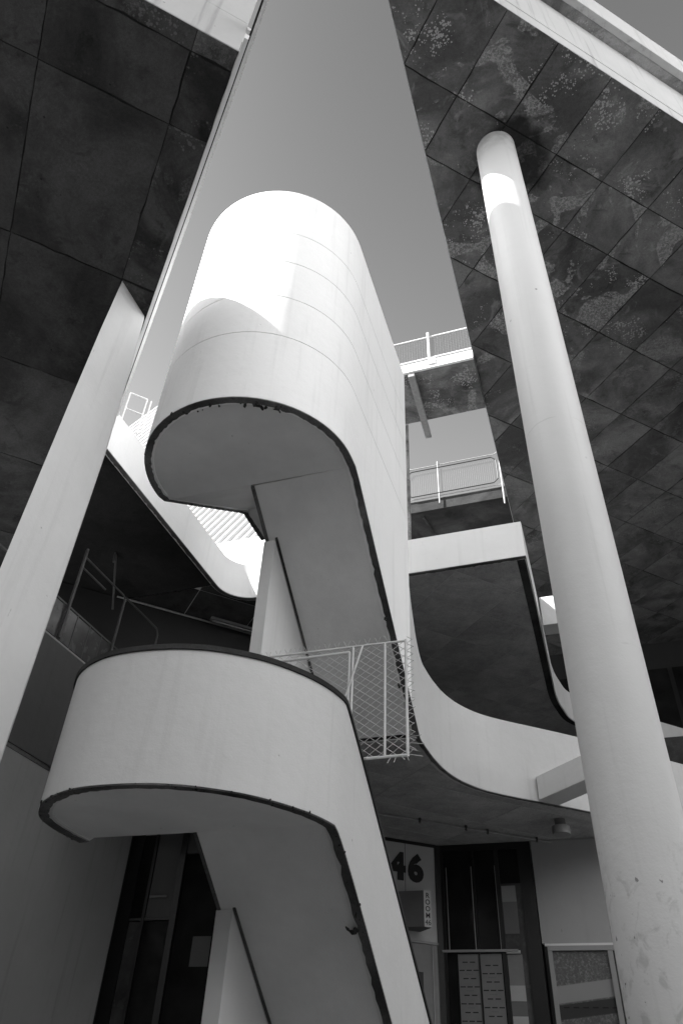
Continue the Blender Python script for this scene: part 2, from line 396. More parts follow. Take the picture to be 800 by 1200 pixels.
# ------------------------------------------------------------------ second floor deck (left soffit, side band, back soffit)
H2 = 8.5; XB = -6.8
d2 = thing('upper_deck', 'dark upper floor slab wrapping the stair well, with white curved parapet', 'deck')
UE = -.022
corner = XY(UE, 3.10)
right_edge = catmull([(-.53, 12.2), (-.54, 14.1), (-.57, 16.8), (-.57, 18.0), (-.47, 18.8), (-.3, 19.5), (.2, 20.2), (1.0, 21.0), (4.0, 24.0)], 4)
arcp = [(XB+.62-.62*math.cos(a), 11.13+.62*math.sin(a)) for a in [math.pi/2*k/10 for k in range(11)]]
bx = XY(-.05, (UV(XB, 0)[0]+0))  # placeholder
yb = -XB + UE*R2
path_side = [(XB, yb)] + [(XB, y) for y in (8, 9, 10, 10.7)] + arcp + [(-5, 11.75), (-3, 11.75), (-.53, 11.75)]
regL = [XY(-12, 3.10), corner, (XB, yb), (XB, 11.13), (-20, 11.13)]
regB = [(-20, 11.13)] + [(XB, 11.13)] + arcp[1:] + [(-.7, 11.75)] + [(x-.16, y) for x, y in right_edge] + [(4, 26), (-20, 26)]
bm = bmesh.new(); prism(bm, regL, H2+.014, H2+.3); from_bm('slab_core', bm, M['joint'], d2, 0)
mprism('slab_core', M['pale_joint'], d2, regB, H2+.004, H2+.29, smooth=0)
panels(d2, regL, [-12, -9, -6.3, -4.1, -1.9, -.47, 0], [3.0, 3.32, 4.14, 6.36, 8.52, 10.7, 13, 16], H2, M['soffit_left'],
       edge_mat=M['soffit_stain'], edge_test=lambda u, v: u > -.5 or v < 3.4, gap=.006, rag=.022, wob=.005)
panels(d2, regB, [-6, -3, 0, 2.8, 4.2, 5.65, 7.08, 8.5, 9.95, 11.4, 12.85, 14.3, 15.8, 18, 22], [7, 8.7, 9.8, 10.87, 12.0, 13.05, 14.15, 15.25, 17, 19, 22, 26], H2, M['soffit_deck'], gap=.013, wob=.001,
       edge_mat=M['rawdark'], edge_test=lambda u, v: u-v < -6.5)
# white parapet: side band, rounded corner and front beam, then the far edge that runs away and curls right
npth = len(path_side)
rp = path_side[::-1]; 
def wallp(name, path, t, zb, zt, parent, mat='white', drip=True, dw=.085, dh=.016):
    ribbon(name, M[mat], parent, path, t, zb, zt)
    if drip:
        n = len(path); zb = zb if isinstance(zb, list) else [zb]*n
        ribbon('drip_edge', M['edge'], parent, path, dw, [z-dh for z in zb], [z-.0015 for z in zb], inset=.004)
PS = offset(path_side, -.006)
wallp('parapet', PS, .12, H2-.01, 9.33, d2)
pe = [(-.53, 11.754)] + right_edge
ribbon('parapet', M['white'], d2, offset(pe, -.006), .03, H2-.02, 9.31)
ribbon('edge_strip', M['rawdark'], d2, offset(pe, .032), .15, H2-.004, H2+.28)
# left front edge of the deck: flat white face, metal flashings along the diagonal edge
afascia('front_fascia', M['fascia'], 3.10-.006, .012, -12, UE-.005, H2+.012, 9.33, d2)
afascia('upstand_wall', M['fascia'], 3.10-.006, .16, -5, UE-.005, 9.331, 11.4, d2)
def bface(name, mat, u0, u1, v0, v1, z0, z1, parent, bevel=0.):
    bm = bmesh.new(); q = [XY(u0, v0), XY(u1, v0), XY(u1, v1), XY(u0, v1)]; prism(bm, q, z0, z1)
    return from_bm(name, bm, mat, parent, bevel=bevel)
vend = UV(XB, yb)[1]
bface('edge_fascia', M['white'], UE-.006, UE+.004, 3.105, vend, H2+.012, 9.1, d2)
bface('flashing', M['steel'], -.10, .026, 3.12, vend+.05, 9.0, 9.12, d2)
bface('flashing', M['frame'], .018, .0405, 2.45, vend+.06, 9.16, 9.22, d2)
bface('flashing', M['steel'], -.10, .036, 3.11, vend+.1, 9.23, 9.30, d2)
bface('flashing', M['flash'], .04, .085, 2.4, vend+.1, 9.28, 9.325, d2)
bface('shadow_block', M['white'], -4, -2.0, 4.35, 5.6, 9.34, 17.4, d2)  # added mass: shades the column below its sunlit patch
bface('shadow_block', M['white'], -4.5, -2.0, 9.95, 12.2, 9.34, 20.6, d2)  # added mass: keeps the sun off the deck's front beam
# small white guard frame at the end of the flashing
gr = thing('guard_frame', 'small white tubular guard frame on the parapet left of the tower', 'railing')
P4 = [(-7.05, 7.25, 9.35), (-6.55, 7.0, 10.05), (-6.9, 7.3, 10.08)]
a_, b_ = Vector((-6.96, 7.18, 9.33)), Vector((-6.74, 7.42, 9.33))
for q_ in (a_, b_, b_+Vector((.05, .06, 0))): tubes('post', [(q_, q_+Vector((0, 0, .92)))], .014, M['steel'], gr)
tubes('rail', [(a_+Vector((0, 0, .92)), b_+Vector((0, 0, .92))), (a_+Vector((0, 0, .5)), b_+Vector((0, 0, .5)))], .014, M['steel'], gr)

# blade pier under the diagonal edge
bm = bmesh.new(); rows = []
for z, ya, yb2 in ((GZ, 4.15, 4.93), (2.0, 4.15, 4.93), (6.0, 4.155, 4.91), (7.4, 4.165, 4.85), (H2, 4.19, 4.77)):
    rows.append([bm.verts.new(q) for q in ((-4.84, ya, z), (-4.84, yb2, z), (-4.875, yb2+.05, z), (-5.42, yb2+.6, z), (-5.42, ya+.58, z))])
for a_, b_ in zip(rows, rows[1:]):
    for k in range(5): bm.faces.new((a_[k], a_[(k+1) % 5], b_[(k+1) % 5], b_[k]))
bm.faces.new(rows[0][::-1]); bm.faces.new(rows[-1])
tag(from_bm('blade_pier', bm, M['white2'], None, bevel=.006), 'broad white blade pier at the left, carrying the dark soffit corner', 'pier')

# ------------------------------------------------------------------ upper stair tower
T = thing('stair_tower', 'tall white stair tower with rounded front, sunlit at the top', 'stair tower')
CX, CY, RR_ = -3.575, 6.2, 1.375
def towerpath(yr, yl, ny=16, arc=40):
    p = [(CX+RR_, yr + (CY-yr)*k/ny) for k in range(ny)]
    p += [(CX+RR_*math.cos(a), CY+RR_*math.sin(a)) for a in [-math.pi*k/arc for k in range(arc+1)]]
    p += [(CX-RR_, CY + (yl-CY)*(k+1)/ny) for k in range(ny)]
    return p
SL = .73
def zbot(x, y):
    if x > CX: return 6.4 if y < 6.42 else 6.4-SL*(y-6.42)
    if y < 6.3: return 6.4
    return min(6.4+.70*(y-6.3), 7.95)
# outward side is to the left of the walking direction -> offset with negative thickness goes inward
def rib(name, mat, parent, path, t, zb, zt, inset=0.): return ribbon(name, mat, parent, path, -t, zb, zt, inset=-inset)
pth = towerpath(9.1, 9.3)
zb = [zbot(x, y) for x, y in pth]
joints = [7.63, 8.47, 9.32, 10.1, 11.32]
# the lowest band runs past the tower and becomes the curved parapet of the first floor
rib('wall_band', M['tower'], T, pth, .12, zb, [max(7.63, z+.02) for z in zb])
prev = 7.63
for k, zt in enumerate(joints[1:]):
    lo = [max(prev+.010, z) for z in zb]
    rib('wall_band', M['tower'], T, pth, .12, lo, zt, inset=0 if k else .0)
    prev = zt
rib('joint_core', M['edge'], T, towerpath(9.08, 9.28), .09, [max(z, 7.4) for z in [zbot(x, y)+.06 for x, y in pth]], 11.28, inset=.008)
full = [(x, y) for x, y in towerpath(9.5, 9.3, 20)]
zf = [zbot(x, y) for x, y in full]
rib('drip_edge', M['edge'], T, full, .085, [z-.014 for z in zf], [z-.001 for z in zf], inset=.004)
# landing slab, flights
arc_in = [(CX+(RR_-.085)*math.cos(a), CY+(RR_-.085)*math.sin(a)) for a in [-math.pi*k/40 for k in range(41)]]
XI = CX+RR_-.085; XO = CX-RR_+.085
mprism('landing', M['soffit_white'], T, arc_in + [(XO, 6.34), (XI, 6.40)], 6.42, 6.62)
def flight(parent, x0, x1, y0, z0, y1, z1, th=.2, mat='soffit_white', name='flight'):
    bm = bmesh.new()
    hexa(bm, [(x0, y0, z0), (x1, y0, z0), (x1, y1, z1), (x0, y1, z1), (x0, y0, z0+th), (x1, y0, z0+th), (x1, y1, z1+th), (x0, y1, z1+th)])
    o = from_bm(name, bm, M[mat], parent)
    n = max(2, int(abs(z1-z0)/.17)); bm = bmesh.new()      # the treads on top
    for k in range(n):
        ya = y0+(y1-y0)*k/n; yb_ = y0+(y1-y0)*(k+1)/n; za = z0+(z1-z0)*k/n; zb_ = z0+(z1-z0)*(k+1)/n
        top = max(za, zb_)+th+.01; box(bm, x0+.01, x1-.01, min(ya, yb_), max(ya, yb_)-.002, max(za, zb_)+.04, top)
    from_bm('steps', bm, M['step'], parent); return o
XM = -3.66
flight(T, XM, XI, 6.40, 6.42, 9.5, 6.42-SL*3.1)
flight(T, XO, XM-.02, 6.36, 6.44, 8.45, 7.94)
mbox('landing', M['soffit_white'], T, XO, XM+.3, 8.45, 11.8, 7.94, 8.14)
# bare strips along the free edges of the down flight
def strip(parent, x, w, y0, z0, y1, z1, h=.05):
    bm = bmesh.new(); hexa(bm, [(x, y0, z0-.012), (x+w, y0, z0-.012), (x+w, y1, z1-.012), (x, y1, z1-.012), (x, y0, z0+h), (x+w, y0, z0+h), (x+w, y1, z1+h), (x, y1, z1+h)])
    return from_bm('edge_strip', bm, M['edge'], parent)
strip(T, XM-.006, .05, 6.40, 6.42, 7.02, 6.42-SL*.62)
strip(T, -3.52, .035, 7.0, 6.42-SL*.60, 9.45, 6.42-SL*3.05)
def spine(parent, x0, x1, y0, y1, top, bot, mat='white'):
    bm = bmesh.new(); hexa(bm, [(x0, y0, bot(y0)), (x1, y0, bot(y0)), (x1, y1, bot(y1)), (x0, y1, bot(y1)), (x0, y0, top(y0)), (x1, y0, top(y0)), (x1, y1, top(y1)), (x0, y1, top(y1))])
    return from_bm('spine_wall', bm, M[mat], parent, bevel=.006)
spine(T, -3.69, -3.525, 7.02, 9.3, lambda y: 6.415-SL*(y-6.40), lambda y: min(2.25+.725*(y-6.35), 6.415-SL*(y-6.40)-.05))

# ------------------------------------------------------------------ lower stair
L = thing('lower_stair', 'lower stair landing with white rounded parapet and dark coping, front centre', 'stair')
lp = [(-2.22, 11.3), (-2.22, 10.4), (-2.22, 9.5), (-2.22, 8.6), (-2.22, 7.8), (-2.22, 7.2), (-2.225, 6.75), (-2.24, 6.4), (-2.31, 6.08), (-2.45, 5.77), (-2.69, 5.44), (-2.99, 5.20), (-3.24, 5.075), (-3.5, 5.01),
      (-3.78, 4.985), (-4.05, 5.005), (-4.29, 5.09), (-4.50, 5.215), (-4.68, 5.39), (-4.82, 5.60), (-4.89, 5.86), (-4.91, 6.1), (-4.91, 6.35), (-4.91, 7.2), (-4.91, 8.2), (-4.91, 9.5)]
lpc = catmull(lp, 5)
def lbot(x, y): return 2.0 if y < 6.35 else (2.0-.725*(y-6.35) if x > -3.5 else 2.0+.725*(y-6.35))
def ltop(x, y): return 3.2 if y < 6.45 else (3.2-.725*(y-6.45) if x > -3.5 else 3.2+.72*(y-6.45))
lb = [max(lbot(x, y), GZ) for x, y in lpc]; lt = [max(ltop(x, y), GZ+.3) for x, y in lpc]
rib('parapet', M['white'], L, lpc, .12, lb, lt)
rib('drip_edge', M['edge'], L, lpc, .085, [z-.014 for z in lb], [z-.001 for z in lb], inset=.004)
ct = [z+.05 for z in lt]
rib('coping', M['coping'], L, lpc, .16, [z+.001 for z in lt], ct, inset=-.018)
lin = offset(lpc, -.088)
pts = [p for p in lin if p[1] < 6.35]
mprism('landing', M['soffit_white'], L, pts + [(-4.82, 6.33), (-2.31, 6.40)], 2.02, 2.2)
flight(L, XM, -2.31, 6.36, 2.02, 11.3, GZ)
flight(L, -4.82, XM-.02, 6.35, 2.03, 9.5, 4.3)
strip(L, XM-.006, .035, 6.36, 2.02, 7.06, 2.02-.7*.733)
strip(L, -3.50, .03, 7.04, 2.02-.68*.733, 11.2, GZ+.08)
spine(L, -3.68, -3.505, 7.05, 10.9, lambda y: 2.015-.733*(y-6.36), lambda y: GZ, 'white2')

# chips, rust and broken lumps on the bottom edges
def chips(parent, path, zfun, n, rmin=.008, rmax=.028, inset=.045, name='broken_edge'):
    bm = bmesh.new(); P = offset(path, -inset)
    for _ in range(n):
        i = random.randrange(len(P)-1); t = random.random()
        x = P[i][0]*(1-t)+P[i+1][0]*t; y = P[i][1]*(1-t)+P[i+1][1]*t; r = random.uniform(rmin, rmax)*random.random()**.6+.004
        m = Matrix.Translation((x+random.uniform(-.04, .04), y+random.uniform(-.04, .04), zfun(x, y)-.006)) @ Euler((random.random()*3, random.random()*3, random.random()*3)).to_matrix().to_4x4() @ Matrix.Diagonal((r*random.uniform(.8, 2.4), r, r*.7, 1))
        bmesh.ops.create_icosphere(bm, subdivisions=1, radius=1, matrix=m)
    for v in bm.verts: v.co += Vector((random.uniform(-1, 1), random.uniform(-1, 1), random.uniform(-1, 1)))*.004
    o = from_bm(name, bm, M['rawdark'], parent, 0); o['kind'] = 'stuff'; return o
chips(T, full, lambda x, y: zbot(x, y), 70, .005, .02)
chips(T, [p for p in full if -3.9 < p[0] < -2.6 and p[1] < 6], lambda x, y: zbot(x, y), 26, .012, .035, .1)
chips(L, lpc[:-8], lambda x, y: max(lbot(x, y), GZ), 160, .004, .011, .03)

def lump(parent, x, y, z, r):
    bm = bmesh.new()
    for _ in range(7):
        m = Matrix.Translation((x+random.uniform(-r, r), y+random.uniform(-r, r)*1.6, z+random.uniform(-.3, .1)*r)) @ Euler((random.random()*3, random.random()*3, 0)).to_matrix().to_4x4() @ Matrix.Diagonal((r*random.uniform(.4, 1), r*.5, r*.3, 1))
        bmesh.ops.create_icosphere(bm, subdivisions=1, radius=1, matrix=m)
    o = from_bm('broken_edge', bm, M['rawdark'], parent, 0); o['kind'] = 'stuff'
lump(L, -2.34, 7.25, 2.0-.725*.9-.005, .045); lump(T, -2.28, 8.1, 6.4-SL*1.68-.01, .035); lump(T, -2.28, 8.9, 6.4-SL*2.48-.01, .04)
# ------------------------------------------------------------------ first floor deck with the curved parapet
H1 = 4.1
D1 = thing('lower_deck', 'first floor slab with white parapet curving out of the tower wall to the right', 'deck')
cur = catmull([(-2.2, 9.1), (-2.2, 9.3), (-2.2, 9.5), (-2.19, 9.9), (-2.165, 10.35), (-2.09, 10.85), (-1.93, 11.32), (-1.66, 11.76), (-1.28, 12.14), (-.90, 12.46), (-.2, 13.07), (1.0, 14.2), (4.0, 17.2)], 6)
def ctopf(x, y):
    if y < 9.1: return 7.6
    if y < 9.9: 
        t = (y-9.1)/.8; return 6.35*(1-t)**2+2*t*(1-t)*5.35+5.38*t*t
    return 5.38
cb = [max(H1, 6.4-SL*(y-6.42)) for x, y in cur]
# walking away from the camera: inward (left) is +offset
ribbon('parapet', M['white_shade'], D1, cur, .12, cb, [ctopf(x, y) for x, y in cur])
ribbon('drip_edge', M['edge'], D1, cur[12:], .06, [z-.012 for z in cb[12:]], [z-.001 for z in cb[12:]], inset=.004)
ins = offset(cur[14:], .05)
reg1 = [(-8, 9.52)] + [(ins[0][0], 9.52)] + ins + [(4, 22), (-14, 22), (-14, 12), (-8, 12)]
mprism('slab_core', M['joint'], D1, reg1, H1+.012, H1+.3, smooth=0)
panels(D1, reg1, [0, 1.3, 3.55, 5.8, 8.05, 10.3, 12.5, 15], [6.5, 7.6, 8.7, 9.8, 10.9, 12.0, 13.1, 14.2, 15.3, 17, 20], H1, M['soffit_deck'], gap=.008, wob=.001)

bmo = bmesh.new(); obox(bmo, (-.925, 12.40), (1/R2, -1/R2), 1.35, .42, H1+.004, H1+.39)
tag(from_bm('stub_beam', bmo, M['white'], None, bevel=.01), 'white concrete beam stub jutting from the curved parapet behind the column', 'beam')
tag(mbox('cross_beam', M['white'], None, -.50, .62, 14.43, 14.88, H2, 9.22, bevel=.01), 'short white beam beyond the dark upper slab, seen left of the column', 'beam')

# pipe and lamp under the first floor
pp = thing('ceiling_pipe', 'thin grey pipe clipped under the lower deck above the shop front', 'pipe')
a = Vector((-3.72, 12.33, 4.05)); b = Vector((-.92, 14.58, 4.05))
tubes('pipe_run', [(a, b), (b, b+Vector((.0, .0, -.12)))], .018, M['greyframe'], pp)
bm = bmesh.new()
for t in (.25, .5, .62, .9):
    c = a.lerp(b, t); box(bm, c.x-.02, c.x+.02, c.y-.03, c.y+.03, 4.02, 4.1)
from_bm('clips', bm, M['darksteel'], pp)
lm = thing('ceiling_lamp', 'round surface lamp under the lower deck beside the column', 'lamp')
def disc(name, x, y, r, z0, z1, mat, parent, n=32):
    return mprism(name, mat, parent, [(x+r*math.cos(2*math.pi*k/n), y+r*math.sin(2*math.pi*k/n)) for k in range(n)], z0, z1, bevel=.006, smooth=40)
disc('mount', -.70, 13.40, .09, 3.985, 4.1, M['signside'], lm); disc('lamp_shade', -.70, 13.40, .15, 3.845, 3.98, M['lamp'], lm)

# ------------------------------------------------------------------ shop front below the deck
SF = thing('shop_front', 'dark glazed shop front with a pale wall numbered 46', 'shop front')
p0 = Vector((-3.135, 14.49, 0)); dd = Vector((-.771, -.637, 0)); nn = Vector((.637, -.771, 0))
def wallbox(name, mat, s0, s1, z0, z1, off=0., t=.1, parent=SF, bevel=0.):
    bm = bmesh.new(); q = [p0+dd*s0+nn*off, p0+dd*s1+nn*off, p0+dd*s1+nn*(off-t), p0+dd*s0+nn*(off-t)]
    hexa(bm, [(v.x, v.y, z0) for v in q] + [(v.x, v.y, z1) for v in q]); return from_bm(name, bm, mat, parent, bevel=bevel)
wallbox('number_wall', M['number_wall'], 0, 1.6, 2.47, 4.04)
wallbox('head_trim', M['frame'], -.02, 1.6, 4.04, 4.098, .01, .12)
wallbox('sill_rail', M['greyframe'], -.02, 1.6, 2.43, 2.465, .02, .1)
wallbox('side_post', M['frame'], -.12, -.002, GZ, 4.09, .02, .14)
wallbox('lower_panel', M['poster'], .02, 1.6, GZ, 2.425, 0, .06)
wallbox('dark_opening', M['frame'], .30, .52, GZ, 2.0, .012, .01)
wallbox('trim', M['greyframe'], .10, .12, GZ, 2.42, .014, .012)
def glyphs(text, size, mat, parent, mtx, name, bold=0., ext=.004, body='CENTER'):
    cu = bpy.data.curves.new('txt', 'FONT'); cu.body = text; cu.size = size; cu.offset = bold; cu.extrude = ext; cu.align_x = body; cu.resolution_u = 4
    o = bpy.data.objects.new('txt', cu); S.collection.objects.link(o); dg = bpy.context.evaluated_depsgraph_get()
    me = bpy.data.meshes.new_from_object(o.evaluated_get(dg)); bpy.data.objects.remove(o)
    me.transform(mtx); me.materials.clear(); return link(name, me, mat, parent, 0)
def wallmtx(s, z, off):
    P = p0+dd*s+nn*off; X = -dd; Z = nn; Y = Vector((0, 0, 1))
    return Matrix(((X.x, Y.x, Z.x, P.x), (X.y, Y.y, Z.y, P.y), (X.z, Y.z, Z.z, z), (0, 0, 0, 1)))
glyphs('4', .60, M['black'], SF, wallmtx(.765, 3.43, .006) , 'numeral', .034)
glyphs('6', .60, M['black'], SF, wallmtx(.40, 3.43, .006), 'numeral', .034)
SB = thing('projecting_sign', 'grey projecting box sign lettered ROOM 46 beneath the big number', 'sign')
bmc = bmesh.new(); prism(bmc, [tuple((p0+dd*a+nn*b).to_2d()) for a, b in ((.335, .45), (.478, .45), (1.0, .01), (.335, .01))], 2.60, 3.17)
from_bm('case', bmc, M['signside'], SB, bevel=.004)
wallbox('face', M['sign'], .337, .476, 2.602, 3.168, .462, .011, SB)
for k, ch in enumerate('ROOM'):
    glyphs(ch, .115, M['black'], SB, wallmtx(.405, 3.055-.105*k, .463), 'letter', .002, .002)
glyphs('46', .115, M['black'], SB, wallmtx(.405, 2.635, .463), 'letter', 0.0, .002)

YG = 14.55
mbox('back_panel', M['interior'], SF, -3.1, -1.36, YG+.5, YG+.55, GZ, 4.09)
mbox('head_frame', M['frame'], SF, -3.1, -1.36, YG, YG+.1, 3.98, 4.095)
mbox('sill_rail', M['greyframe'], SF, -3.06, -1.75, YG-.05, YG-.01, 2.325, 2.36)
for x0, x1 in ((-3.1, -2.99), (-2.44, -2.41), (-2.03, -1.96), (-1.60, -1.36)):
    mbox('mullion', M['frame'], SF, x0, x1, YG-.01, YG+.08, GZ, 3.985)
for x0, x1 in ((-2.94, -2.925), (-2.475, -2.46), (-2.04, -2.032)):
    mbox('glazing_bead', M['greyframe'], SF, x0, x1, YG-.022, YG-.012, 2.36, 3.7)
for x0, x1 in ((-2.99, -2.44), (-2.41, -2.03)):
    mbox('pane', M['glass'], SF, x0, x1, YG+.02, YG+.03, 2.36, 3.98); mbox('pane', M['glass'], SF, x0, x1, YG+.02, YG+.03, GZ, 2.32)
mbox('pane', M['glass2'], SF, -1.96, -1.60, YG+.02, YG+.03, GZ, 3.4); mbox('pane', M['glass'], SF, -1.96, -1.60, YG+.021, YG+.031, 3.4, 3.98)
mbox('bright_strip', M['sign'], SF, -1.955, -1.72, YG-.03, YG+.01, 2.30, 2.345)
for z0, z1, m_ in ((1.62, 1.84, 'stripe'), (1.42, 1.615, 'signside'), (1.2, 1.415, 'stripe'), (1.84, 2.29, 'poster'), (2.6, 3.1, 'signside'), (3.1, 3.36, 'wall_grey')):
    mbox('sticker_band', M[m_], SF, -1.95, -1.70, YG+.008, YG+.018, z0, z1)
# two pale poster films with printed dashes
for x0, x1, k in ((-2.80, -2.44, 0), (-2.41, -2.05, 1)):
    po = mbox('poster', M['poster'], SF, x0, x1, YG+.006, YG+.016, .6, 2.30)
    bm = bmesh.new(); bt = bmesh.new()
    for r_ in range(13):
        z = 2.18-.12*r_-.05*k
        cnt = 2 if r_ % 2 == 0 else 3
        for c in range(cnt):
            xc = x0+(x1-x0)*((c+.5)/cnt if cnt == 3 else (.33+.36*c))
            box(bm, xc-.045, xc+.045, YG+.0035, YG+.0055, z-.008, z+.008)
            if cnt == 3 and c == 1:
                for q in range(5): box(bt, xc-.06+q*.025, xc-.045+q*.025, YG+.0035, YG+.0055, z-.062, z-.050)
    o = from_bm('printed_dashes', bm, M['black'], po); o['kind'] = 'stuff'; o = from_bm('small_print', bt, M['signside'], po); o['kind'] = 'stuff'
# right part: plain wall over a framed window
mbox('plain_wall', M['plain_wall'], SF, -1.34, 2.6, YG-.02, YG+.1, 2.44, 4.07, bevel=.004)
mbox('wall_trim', M['greyframe'], SF, -1.35, 2.6, YG-.03, YG+.0, 4.071, 4.094)
mbox('frame_rail', M['greyframe'], SF, -1.26, 2.6, YG-.05, YG+.05, 2.33, 2.40); mbox('frame_rail', M['white2'], SF, -1.3, 2.6, YG-.03, YG+.04, 2.402, 2.438)
mbox('frame_post', M['greyframe'], SF, -1.26, -1.19, YG-.05, YG+.05, GZ, 2.328)
mbox('frame_post', M['greyframe'], SF, -.30, -.22, YG-.05, YG+.05, GZ, 2.328)
wp = NT('grainy window film')
gg = wp.mth('ADD', .09, wp.mth('MULTIPLY', wp.mp(wp.noise(30, 8, .8), .45, .75), .22))  # pale grain over the pane's base tone
sz = wp.n('ShaderNodeSeparateXYZ'); wp.l(wp.pos, sz.inputs[0]); zz = wp.mth('ADD', sz.outputs[2], wp.mth('MULTIPLY', sz.outputs[0], -.12))
band = wp.mth('MULTIPLY', wp.mp(zz, 1.72, 1.74), wp.mp(zz, 1.98, 1.96)); gg = wp.mix(band, gg, .25)
band2 = wp.mth('MULTIPLY', wp.mp(zz, 1.50, 1.52), wp.mp(zz, 1.72, 1.70)); gg = wp.mix(band2, gg, .04)
M['film'] = wp.out(gg, .3, None)
mbox('pane', M['film'], SF, -1.19, -.30, YG+.0, YG+.01, GZ, 2.328); mbox('pane', M['glass2'], SF, -.22, 2.6, YG, YG+.01, GZ, 2.328)
bm = bmesh.new()
for c in range(6): box(bm, -1.12+c*.15, -1.03+c*.15, YG-.006, YG-.002, 1.53, 1.55)
o = from_bm('printed_dashes', bm, M['black'], SF); o['kind'] = 'stuff'

# ------------------------------------------------------------------ left gallery under the upper deck
GW = thing('gallery_wall', 'plain grey painted wall at lower left beneath the dark panel', 'wall')
mbox('wall_face', M['wall_grey'], GW, -8.3, -8.0, -6, 11.78, GZ, 4.0, bevel=.01)
mbox('skirting', M['wall_grey'], GW, -8.0, -7.99, -6, 11.78, .2, .96)
GP = thing('gallery_parapet', 'dark grey gallery parapet panel topped by a glass balustrade', 'parapet')
mbox('panel', M['panel_grey'], GP, -8.3, -7.975, 4, 12.0, 4.03, 5.84, bevel=.006)
mbox('shadow_gap', M['edge'], GP, -8.25, -7.99, 4, 12, 3.97, 4.028)  # dark strip in place of the shadow gap below the panel
mbox('rail', M['greyframe'], GP, -8.03, -7.98, 4, 12, 5.845, 5.875); mbox('rail', M['darksteel'], GP, -8.02, -7.98, 4, 12, 6.52, 6.55)
for k in range(14): 
    y = 8.05+k*.36; mbox('baluster', M['darksteel'], GP, -8.01, -7.985, y, y+.02, 5.875, 6.52)
    if k < 13: mbox('pane', M['glass2'], GP, -8.0, -7.993, y+.02, y+.36, 5.9, 6.5)
GR = thing('gallery_rail', 'dark bent-tube guard rail above the glass balustrade', 'railing')
tubes('post', [((-7.95, 8.45, 5.9), (-7.95, 8.45, 7.72))], .028, M['darksteel'], GR)
tubes('post', [((-7.95, 9.81, 5.9), (-7.95, 9.81, 7.5))], .022, M['darksteel'], GR)
tubes('rail', [((-7.95, 8.45, 7.55), (-7.95, 9.75, 7.55)), ((-7.95, 9.75, 7.55), (-7.95, 9.85, 7.47)), ((-7.95, 9.81, 7.55), (-7.95, 11.0, 7.55)), ((-7.95, 11.0, 7.55), (-7.95, 11.08, 7.46)), ((-7.95, 11.08, 7.46), (-7.95, 11.08, 6.6)), ((-7.95, 8.45, 7.33), (-7.95, 9.2, 7.33))], .017, M['darksteel'], GR)
# hanging conduit from the soffit
tag(tubes('hanging_conduit', [((-8.3, 9.6, 8.5), (-8.5, 10.2, 7.6)), ((-8.28, 9.55, 8.5), (-8.3, 9.6, 8.3))], .022, M['darksteel'], None), 'thin conduit dropping from the dark soffit above the gallery', 'conduit')
BW = thing('gallery_back_wall', 'black recessed wall under the upper deck behind the lower stair', 'wall')
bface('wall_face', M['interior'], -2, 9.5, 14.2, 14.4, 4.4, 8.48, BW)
bm = bmesh.new(); tube(bm, (*XY(1.3, 14.13), 8.46), (*XY(6.5, 14.13), 8.46), .02); from_bm('conduit', bm, M['greyframe'], BW)
FL = thing('strip_light', 'unlit fluorescent strip light under the dark upper slab, beside the tower', 'light fitting')
bface('fitting', M['signside'], 3.35, 4.7, 13.86, 13.98, 8.41, 8.47, FL); bface('tube', M['greyframe'], 3.4, 4.65, 13.9, 13.93, 8.375, 8.40, FL)

# ------------------------------------------------------------------ entrance behind the lower stair
bmx=None
EN = thing('dark_entrance', 'dark glazed entrance at lower left behind the lower stair', 'entrance')
YE = 12.9
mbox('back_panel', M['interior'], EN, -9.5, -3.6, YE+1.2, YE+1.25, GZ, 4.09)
for x0, x1, m_ in ((-8.72, -8.45, 'frame'), (-8.20, -8.14, 'frame'), (-7.62, -7.5, 'frame')):
    mbox('mullion', M[m_], EN, x0, x1, YE-.03, YE+.06, GZ, 4.09)
mbox('side_wall', M['interior'], EN, -9.6, -8.722, 11.79, 14.1, GZ, 4.09)
mbox('transom', M['darksteel'], EN, -8.45, -7.5, YE-.02, YE+.05, 2.62, 2.66)
mbox('pane', M['panel_grey'], EN, -8.14, -7.62, YE, YE+.01, 2.67, 4.09); mbox('pane', M['glass'], EN, -8.14, -7.62, YE, YE+.01, GZ, 2.6)
mbox('pane', M['glass'], EN, -8.45, -8.2, YE, YE+.01, 2.67, 4.09); mbox('pane', M['glass2'], EN, -8.45, -8.2, YE, YE+.01, GZ, 2.6)
mbox('pane', M['glass'], EN, -7.5, -5.0, YE, YE+.01, GZ, 3.7); mbox('head_panel', M['darksteel'], EN, -7.5, -5.0, YE-.01, YE+.03, 3.72, 4.09)
mbox('handle', M['signside'], EN, -8.1, -7.75, YE-.05, YE-.03, 2.98, 3.02)
mbox('notice', M['panel_grey'], EN, -7.1, -6.75, YE-.012, YE-.004, 1.9, 2.35)

# ------------------------------------------------------------------ bridges to the right roof slab
BR = thing('roof_bridge', 'stained concrete bridge between tower and right roof, its edge sunlit', 'bridge')
mbox('deck', M['raw'], BR, -7.5, -.93, 10.34, 11.82, 12.90, 13.12, bevel=.01)
mbox('edge_beam', M['white2'], BR, -7.5, -.935, 10.28, 10.338, 12.89, 13.16, bevel=.005)
def wire_grid(parent, x0, x1, y, z0, z1, dx, dz, r, mat, name='infill_mesh'):
    bm = bmesh.new(); n = int((x1-x0)/dx)
    for k in range(n+1): box(bm, x0+k*dx-r, x0+k*dx+r, y-r, y+r, z0, z1)
    if dz:
        for k in range(int((z1-z0)/dz)+1): box(bm, x0, x1, y-r, y+r, z0+k*dz-r, z0+k*dz+r)
    o = from_bm(name, bm, mat, parent, 0); o['kind'] = 'stuff'; return o
BRR = thing('bridge_railing', 'white tubular railing with wire infill on the roof bridge', 'railing')
